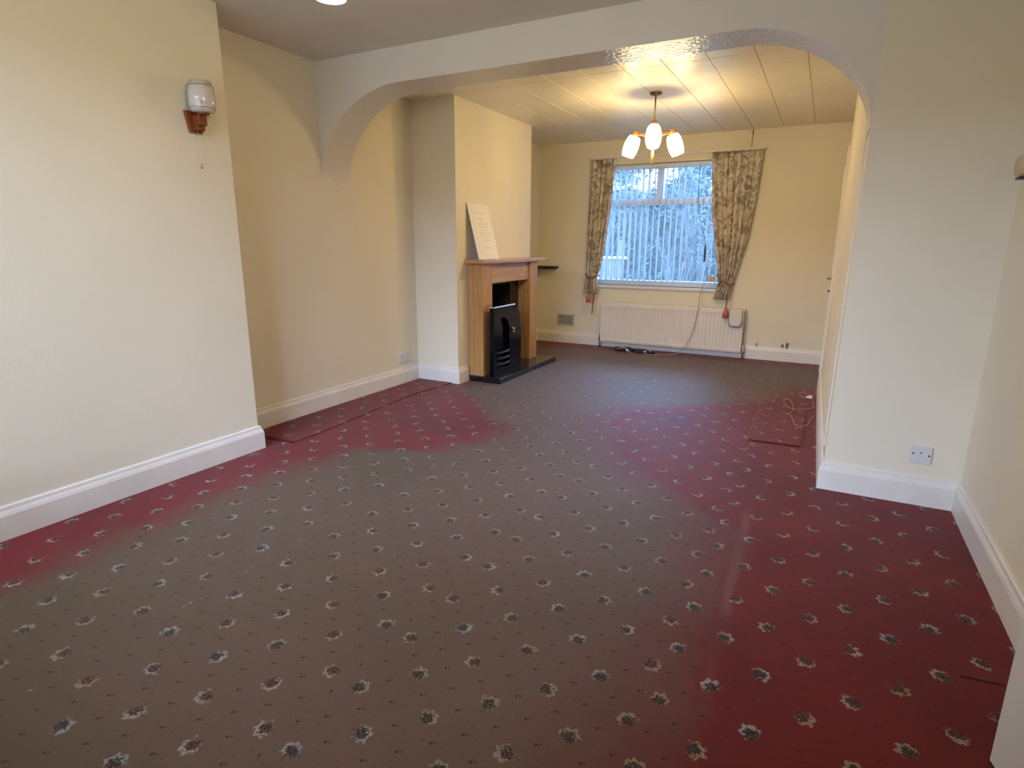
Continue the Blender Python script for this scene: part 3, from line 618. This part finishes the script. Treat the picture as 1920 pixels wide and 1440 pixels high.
for k_, a in enumerate((-75, 45, 165)):
    a = math.radians(a); dr = Vector((math.cos(a), math.sin(a), 0)); c0 = Vector((-1.372, 5.084, 0))
    e = c0 + dr * (0.150, 0.165, 0.165)[k_] + Vector((0, 0, (2.183, 2.160, 2.155)[k_]))
    arm = MB().tube([c0 + dr * 0.015 + Vector((0, 0, 2.095)), c0 + dr * 0.09 + Vector((0, 0, 2.135)), e], [0.012, 0.011, 0.015], 10).build('arm', TEAKO, PD, label='orange wood arm')
    ax = (Vector((0, 0, -1)) + dr * 0.42).normalized()
    MB().lathe([(0.0, -0.012), (0.022, -0.010), (0.026, 0.012), (0.022, 0.03)], e - ax * 0.004, tuple(ax), 14).build('cap', TEAKO, arm)
    barrel(e + ax * 0.022, tuple(ax)).build('glass_shade', SHADE_BACK, arm, label='glowing white barrel glass shade')
    MB().lathe([(0.0, -0.002), (0.050, 0.0), (0.050, 0.003), (0.0, 0.004)], e + ax * 0.052, tuple(ax), 18).build('light_baffle', TEAKO, arm)  # added disc inside the shade, keeps bulb light off the ceiling
    bl = bpy.data.lights.new('bulb', 'POINT'); bl.energy = BULB_BACK; bl.color = LAMP_COL[:3]; bl.shadow_soft_size = 0.03
    bo = bpy.data.objects.new('bulb', bl); COL.objects.link(bo); bo.parent = arm; bo.location = e + ax * 0.122 - Vector(PD.location)
PF = thing('pendant_light', (-1.44, 1.53, HF), 'single lit pendant lamp just showing at the top edge near room', 'light')
MB().lathe([(0.045, 0), (0.043, -0.015), (0.01, -0.022)], (-1.44, 1.53, HF), (0, 0, 1), 20).build('ceiling_rose', BRONZE, PF)
MB().tube([(-1.44, 1.53, HF - 0.02), (-1.44, 1.53, 2.17)], 0.006, 8).build('rod', BRASS, PF)
MB().lathe([(0.0, 2.19), (0.024, 2.185), (0.026, 2.16), (0.02, 2.145)], (-1.44, 1.53, 0), (0, 0, 1), 14).build('cap', TEAKO, PF)
barrel((-1.44, 1.53, 2.152), (0, 0, -1)).build('glass_shade', SHADE_FRONT, PF)
# wall lamp
SY = 2.138
WLm = thing('wall_lamp', (XB1, SY, 1.8020), 'unlit wall lamp with white floral glass on dark red wood bracket', 'light')
mb = MB(); plq = [(SY - 0.058, 1.9070), (SY + 0.050, 1.9070), (SY + 0.030, 1.8040), (SY - 0.036, 1.8040)]
MB().prism(plq, lambda p: (XB1 + 0.001, p[0], p[1]), lambda p: (XB1 + 0.022, p[0], p[1])).build('wall_plate', TEAK, WLm, 0.002)
MB().box((XB1 + 0.02, SY - 0.022, 1.8370), (XB1 + 0.075, SY + 0.022, 1.8870)).box((XB1 + 0.02, SY - 0.022, 1.8140), (XB1 + 0.055, SY + 0.022, 1.8380)).build('arm_block', TEAK, WLm, 0.002)
MB().lathe([(0.02, 1.8850), (0.03, 1.8900), (0.03, 1.9000)], (XB1 + 0.082, SY, 0), (0, 0, 1), 16).build('lamp_cup', TEAK, WLm)
shp = MB().lathe([(0.020, 1.8970), (0.052, 1.8990), (0.059, 1.9100), (0.0605, 1.9140), (0.0605, 1.9180), (0.062, 1.9220), (0.0645, 1.9720), (0.061, 2.0050), (0.0575, 2.0200), (0.0575, 2.0240), (0.055, 2.0260), (0.049, 2.0460), (0.045, 2.0460), (0.053, 2.0150), (0.057, 1.9820), (0.05, 1.9070)], (XB1 + 0.082, SY, 0), (0, 0, 1), 28, True, False).build('glass_shade', SHADE_OFF, WLm)
for z in (1.9160, 2.0220): MB().lathe([(0.0608 if z < 2 else 0.0578, z - 0.0015), (0.0618 if z < 2 else 0.0590, z), (0.0608 if z < 2 else 0.0578, z + 0.0015)], (XB1 + 0.082, SY, 0), (0, 0, 1), 28, True, False).build('band', BRONZE, shp)
pc = MB().tube([(XB1 + 0.03, SY - 0.006, 1.8070), (XB1 + 0.03, SY - 0.004, 1.65)], 0.0016, 5).build('pull_cord', CABLEW, WLm, label='thin pull cord')
MB().lathe([(0.002, 0.022), (0.005, 0.014), (0.006, 0.0), (0, -0.003)], (XB1 + 0.03, SY - 0.004, 1.63), (0, 0, 1), 10).build('bead', BRASS, pc)

# ================================================================== SMALL FITTINGS
SH = thing('wall_shelf', (-3.18, 7.0, 0.945), 'small dark wood shelf in the far left alcove', 'shelf')
MB().prism([(-3.321, 0.978), (-3.035, 0.978), (-3.040, 0.958), (-3.052, 0.944), (-3.321, 0.944)], Yp(6.90), Yp(7.058)).build('board', DARKWOOD, SH, 0.003)
VE = thing('wall_vent', (-2.92, YD, 0.225), 'grey slotted air vent low on the end wall', 'vent')
vx0, vx1, vz0, vz1 = -3.034, -2.806, 0.226, 0.374
MB().box((vx0, 7.048, vz1 - 0.016), (vx1, 7.059, vz1)).box((vx0, 7.048, vz0), (vx1, 7.059, vz0 + 0.012)).box((vx0, 7.048, vz0), (vx0 + 0.012, 7.059, vz1)).box((vx1 - 0.012, 7.048, vz0), (vx1, 7.059, vz1)).build('frame', GREYP, VE)
box((vx0 + 0.01, 7.0585, vz0 + 0.01), (vx1 - 0.01, 7.0595, vz1 - 0.014)).build('vent_hole', simple('vent_hole_dark', (0.12, 0.105, 0.095), 0.9), VE)  # flat dark sheet, its colour stands in for shade behind the bars
for i in range(13):
    x = vx0 + 0.018 + i * 0.0155; box((x, 7.050, vz0 + 0.01), (x + 0.007, 7.058, vz1 - 0.014)).build('bar', simple('vent_bar', (0.58, 0.54, 0.49), 0.6) if i == 0 else MATS['vent_bar'], VE)
S1 = thing('socket_plate', (0.515, YP0, 0.214), 'pale outlet plate with three dark holes above pier skirting', 'socket')
box((0.470, YP0 - 0.011, 0.214), (0.558, YP0 - 0.001, 0.300)).build('plate', PLASTIC, S1, 0.002)
for (x, z, r_) in ((0.481, 0.262, 0.0045), (0.547, 0.2575, 0.0045), (0.513, 0.268, 0.0035)):
    MB().lathe([(r_, 0), (r_, 0.003), (0, 0.0035)], (x, YP0 - 0.010, z), (0, -1, 0), 10).build('screw', SCREW, S1)
S2 = thing('socket_plate', (XL, 4.19, 0.19), 'double wall socket low in the left alcove', 'socket')
box((XL + 0.001, 4.118, 0.196), (XL + 0.013, 4.262, 0.284)).build('plate', PLASTIC, S2, 0.002)
for y in (4.155, 4.225):
    for (dy_, z0, z1) in ((-0.003, 0.243, 0.251), (-0.014, 0.222, 0.228), (0.008, 0.222, 0.228)): box((XL + 0.0125, y + dy_, z0), (XL + 0.0137, y + dy_ + 0.006, z1)).build('pin_hole', DARKP, S2)
    box((XL + 0.0125, y - 0.006, 0.260), (XL + 0.017, y + 0.006, 0.276)).build('switch', PLASTIC, S2)
TH = thing('thermostat', (XR, 3.20, 1.57), 'round beige thermostat at the right edge of the picture', 'thermostat')
MB().lathe([(0.030, 0.001), (0.044, 0.004), (0.046, 0.03), (0.042, 0.044), (0.032, 0.05), (0, 0.052)], (XR, 3.20, 1.57), (-1, 0, 0), 28).build('dial', CREAMP, TH)
MB().box((XR - 0.040, 3.17, 1.518), (XR - 0.002, 3.23, 1.528)).build('base', SCREW, TH)
JB = thing('cable_junction_box', (-1.14, 7.03, 0.855), 'small beige cable box at the right end of the sill', 'cable box')
box((-1.172, 7.005, 0.850), (-1.098, 7.033, 0.912)).build('box', CREAMP, JB, 0.004)
MB().tube([(-1.172, 7.018, 0.88), (-1.182, 7.018, 0.87)], 0.006, 6).build('cable_gland', CREAMP, JB)
MB().tube(smooth_path([(-1.18, 7.015, 0.866), (-1.215, 7.0, 0.81), (-1.226, 6.93, 0.73), (-1.229, 6.895, 0.628), (-1.241, 6.89, 0.475), (-1.275, 6.89, 0.289), (-1.35, 6.86, 0.10), (-1.44, 6.84, 0.012), (-1.54, 6.79, 0.006), (-1.64, 6.72, 0.006), (-1.75, 6.68, 0.006)], 6), 0.004, 6).build('white_cable', CABLEB, label='thin cable draped from the sill over the radiator', cat='cable')
# heap of black leads
AD = thing('power_adapter', (-1.86, 6.79, 0.0), 'black power adapter on carpet before the radiator', 'adapter')
MB().box((-1.90, 6.75, 0.002), (-1.80, 6.84, 0.045)).build('case', DARKP, AD, 0.008)
MB().box((-1.80, 6.78, 0.012), (-1.775, 6.80, 0.026)).build('plug_end', PLASTIC, AD)
SP_ = thing('switch_box', (-1.72, 6.80, 0.0), 'small black round box beside the adapter', 'box')
MB().lathe([(0.045, 0.002), (0.048, 0.012), (0.044, 0.026), (0.03, 0.032), (0, 0.033)], (-1.72, 6.80, 0), (0, 0, 1), 18).build('case', DARKP, SP_)
MB().lathe([(0.012, 0.03), (0.012, 0.037), (0, 0.038)], (-1.725, 6.79, 0), (0, 0, 1), 12).build('white_button', PLASTIC, SP_)
rc = random.Random(5); pts = []
for i in range(60):
    a = i * 0.62; rr_ = 0.085 + 0.025 * math.sin(i * 1.7); pts.append((-2.04 + 1.15 * rr_ * math.cos(a), 6.79 + 0.75 * rr_ * math.sin(a), 0.006 + 0.034 * abs(math.sin(i * 0.37))))
pts.append((-1.90, 6.79, 0.012))
MB().tube(smooth_path(pts, 3), 0.0045, 5).build('cable_coil', DARKP, label='tangled coil of black cable under the radiator', cat='cable')
MB().tube(smooth_path([(-2.19, 6.84, 0.006), (-2.10, 6.74, 0.04), (-2.02, 6.72, 0.055), (-1.96, 6.70, 0.03), (-1.93, 6.70, 0.006)], 5), 0.004, 5).build('white_lead', CABLEW, label='short white lead lying over the black cable coil', cat='cable')
MB().prism([(-1.995, 0.052), (-1.965, 0.046), (-1.972, 0.020), (-1.985, 0.016)], Yp(6.695), Yp(6.715)).build('white_plug', PLASTIC, bevel=0.003, label='small white plug on the black cable coil', cat='plug')
CORR = simple('corroded_brass', (0.26, 0.18, 0.11), 0.7, metal=0.2)
# pipe stubs
for (x, z, lab) in ((-0.60, 0.17, 'small capped pipe stub on the skirting nearest the radiator'), (-0.285, 0.185, 'corroded capped pipe stub on the skirting nearest the door')):
    PS = thing('pipe_stub', (x, 7.04, z - 0.03), lab, 'pipe', 'capped pipe stubs on the skirting')
    MB().tube([(x, 7.048, 0.148), (x, 7.043, z), (x, 7.043, z + 0.012)], 0.008, 8).build('pipe', CORR if x > -0.4 else GREYP, PS)
    MB().lathe([(0.013, 0), (0.014, 0.006), (0.013, 0.022), (0, 0.024)], (x, 7.043, z + 0.002), (0, 0, 1), 10).build('cap', CORR if x > -0.4 else GREYP, PS)
    if x > -0.4: MB().tube([(x - 0.05, 7.05, z - 0.03), (x - 0.045, 7.045, z + 0.005)], 0.006, 6).lathe([(0.010, 0), (0.010, 0.014)], (x - 0.045, 7.045, z - 0.012), (0, 0, 1), 8).build('clip', CORR, PS)
MB().tube([(-0.842, 7.052, 2.435), (-0.842, 7.053, 2.36), (-0.845, 7.053, 2.26)], [0.006, 0.0025, 0.002], 5).build('hanging_wire', BRONZE, label='thin dark wire down the wall above right curtain', cat='wire')
# white cord on carpet by the right wall
CORDP = simple('grubby_pink_cord', (0.46, 0.29, 0.25), 0.7)
WC = thing('floor_cord', (-0.02, 5.1, 0.0), 'pale thin cord coiled on the carpet by the right skirting', 'cord')
segs = [[(-0.022, 5.341), (-0.056, 5.382), (-0.083, 5.47), (-0.077, 5.526), (-0.044, 5.534), (0.007, 5.478), (0.030, 5.431), (0.036, 5.581), (0.036, 5.70)],
        [(0.030, 5.389), (0.028, 5.216), (0.036, 5.148), (0.038, 5.098), (0.036, 5.046), (0.0, 4.983), (-0.055, 4.944), (-0.119, 4.934), (-0.16, 5.02), (-0.185, 5.15), (-0.173, 5.218), (-0.154, 5.229), (-0.131, 5.164), (-0.108, 5.029), (-0.105, 4.89), (-0.121, 4.764), (-0.15, 4.742), (-0.134, 4.752), (-0.112, 4.721), (-0.092, 4.622), (-0.076, 4.496), (-0.064, 4.474), (-0.036, 4.461), (0.003, 4.497), (0.018, 4.577), (0.02, 4.638), (0.036, 4.694), (0.038, 4.80)]]
for s_ in segs: MB().tube(smooth_path([(x, y, 0.0095) for x, y in s_], 4), 0.0025, 5).build('lead', CORDP, WC)
MB().lathe([(0.004, 0), (0.008, 0.006), (0.016, 0.03), (0.016, 0.045), (0, 0.047)], (-0.026, 5.352, 0.019), (1, 0, 0), 10).build('plug', PLASTIC, WC, label='white plug')

# ================================================================== GARDEN
box((-30, 7.3, -0.45), (25, 45, -0.35)).build('ground', LAWN, kind='structure', label='winter lawn outside the window')
box((-30, -45, -0.45), (25, -0.55, -0.35)).build('ground', LAWN, kind='structure', label='front garden behind the viewer')
MB().box((-30, -22, -0.4), (25, -16, 3.0)).prism([(-22.4, 3.0), (-15.6, 3.0), (-19, 4.6)], lambda p: (-30, p[0], p[1]), lambda p: (25, p[0], p[1])).build('sky_block_terrace', simple('brick_terrace', (0.22, 0.13, 0.10), 0.9, var=0.2), kind='structure', label='unseen brick terrace added behind the viewer to block low sky')  # unseen row added behind the camera to cut off low sky light
FN = thing('garden_fence', (-6.0, 11.2, -0.36), 'weathered wooden board fence at left outside the window', 'fence')
for i in range(48):
    x = -9.3 + i * 0.122
    box((x, 11.0, -0.35), (x + 0.112, 11.02, 0.97)).build('board', FENCEW, FN)
for x in (-9.3, -7.4, -5.5, -3.47): box((x - 0.045, 11.02, -0.36), (x + 0.045, 11.11, 1.34)).build('post', FENCEW, FN)
for z in (0.0, 0.985): box((-9.35, 10.985, z), (-3.3, 11.03, z + 0.05)).build('rail', simple('pale_fence_rail', (0.34, 0.32, 0.31), 0.8) if z == 0 else MATS['pale_fence_rail'], FN)
def tree(name, x, y, h, rnd_seed, label, spread=0.5, depth=4, leaf=None, nleaf=0, cat='tree', r0=0.05, lsize=0.05, stems=1, group='trees and shrubs in the back garden'):
    R_ = random.Random(rnd_seed); T = thing(name, (x, y, -0.36), label, cat, group)
    mb = MB(); tips = []
    def grow(p, d_, L, r_, lev):
        n_ = 3; path = [p]; rs = [r_]; q = p.copy(); dd = d_.copy()
        for i in range(n_):
            dd = (dd + Vector((R_.uniform(-1, 1), R_.uniform(-1, 1), R_.uniform(-0.3, 0.6))) * 0.16).normalized()
            q = q + dd * (L / n_); path.append(q.copy()); rs.append(r_ * (1 - 0.5 * (i + 1) / n_))
        mb.tube(path, rs, 5 if lev > 2 else 4)
        tips.append((path[-1], dd)); tips.append((path[-2], dd))
        if lev == 0: return
        for i in range(R_.randint(3, 4)):
            k_ = R_.choice((1, 2, 3)); a = R_.uniform(0, 2 * PI)
            side = Vector((math.cos(a), math.sin(a), R_.uniform(0.1, 0.8))).normalized()
            grow(path[k_], (dd * (1 - spread) + side * spread).normalized(), L * R_.uniform(0.55, 0.8), rs[k_] * 0.6, lev - 1)
    for s_ in range(stems):
        b_ = Vector((x + R_.uniform(-1, 1) * 0.25 * (stems > 1), y + R_.uniform(-1, 1) * 0.25 * (stems > 1), -0.36))
        grow(b_, Vector((R_.uniform(-.2, .2) * (stems > 1) * 2, R_.uniform(-.2, .2), 1)).normalized(), h * 0.42, r0, depth)
    mb.build('branches', BARK, T)
    if leaf:
        lb = MB()
        for i in range(nleaf):
            p, dd = R_.choice(tips); p = p + Vector((R_.gauss(0, 1), R_.gauss(0, 1), R_.gauss(0, 1))) * lsize * 1.6
            a = Vector((R_.uniform(-1, 1), R_.uniform(-1, 1), R_.uniform(-1, 1))).normalized(); c = a.orthogonal().normalized()
            s_ = lsize * R_.uniform(0.6, 1.3); lb.face([p - a * s_, p + c * s_ * 0.45, p + a * s_, p - c * s_ * 0.45])
        lb.build('foliage', leaf, T, kind='stuff')
    return T
tree('bare_tree', -3.45, 9.9, 3.0, 11, 'bare twiggy tree in the middle of the window view', 0.26, 5, None, 0, r0=0.020, stems=3)
tree('bare_tree', -2.30, 10.9, 3.2, 12, 'bare twiggy tree at the right of the window view', 0.26, 5, None, 0, r0=0.020, stems=3)
tree('bare_tree', -4.25, 13.0, 5.8, 13, 'taller bare tree behind the fence top left', 0.36, 5, LEAFD, 2600, r0=0.05, lsize=0.06)
tree('yellow_shrub', -2.72, 8.6, 1.0, 14, 'low shrub with pale yellow leaves just outside', 0.6, 3, LEAFL, 110, 'shrub', 0.010, 0.035, 3)
tree('evergreen_tree', -2.75, 14.9, 4.9, 15, 'leafy evergreen behind the upper right pane', 0.42, 4, LEAFD, 9000, r0=0.06, lsize=0.06, stems=1)
for i in range(5):
    xh = -10 + i * 3.45
    hb = MB(); R_ = random.Random(40 + i)
    for j in range(9000):
        p = Vector((xh + R_.uniform(-1.6, 1.6), 17.5 + R_.uniform(-0.6, 0.6), -0.35 + (3.6 + 0.5 * math.sin(xh * 1.3 + i)) * R_.random() ** 0.8))
        a = Vector((R_.uniform(-1, 1), R_.uniform(-1, 1), R_.uniform(-1, 1))).normalized(); c = a.orthogonal().normalized(); s_ = 0.10 * R_.uniform(0.6, 1.3)
        hb.face([p - a * s_, p + c * s_ * 0.5, p + a * s_, p - c * s_ * 0.5])
    T = thing('boundary_hedge', (xh, 17.5, -0.36), ['leftmost stretch', 'second stretch', 'middle stretch', 'fourth stretch', 'rightmost stretch'][i] + ' of tall hedge at the garden end', 'hedge', 'hedge at the garden end')
    hb.build('foliage', LEAFD, T, kind='stuff')
    MB().box((xh - 1.7, 17.2, -0.36), (xh + 1.7, 17.8, 2.3)).build('inner_growth', LEAFD, T)
for o in bpy.data.objects:
    if '_o' in o: del o['_o']
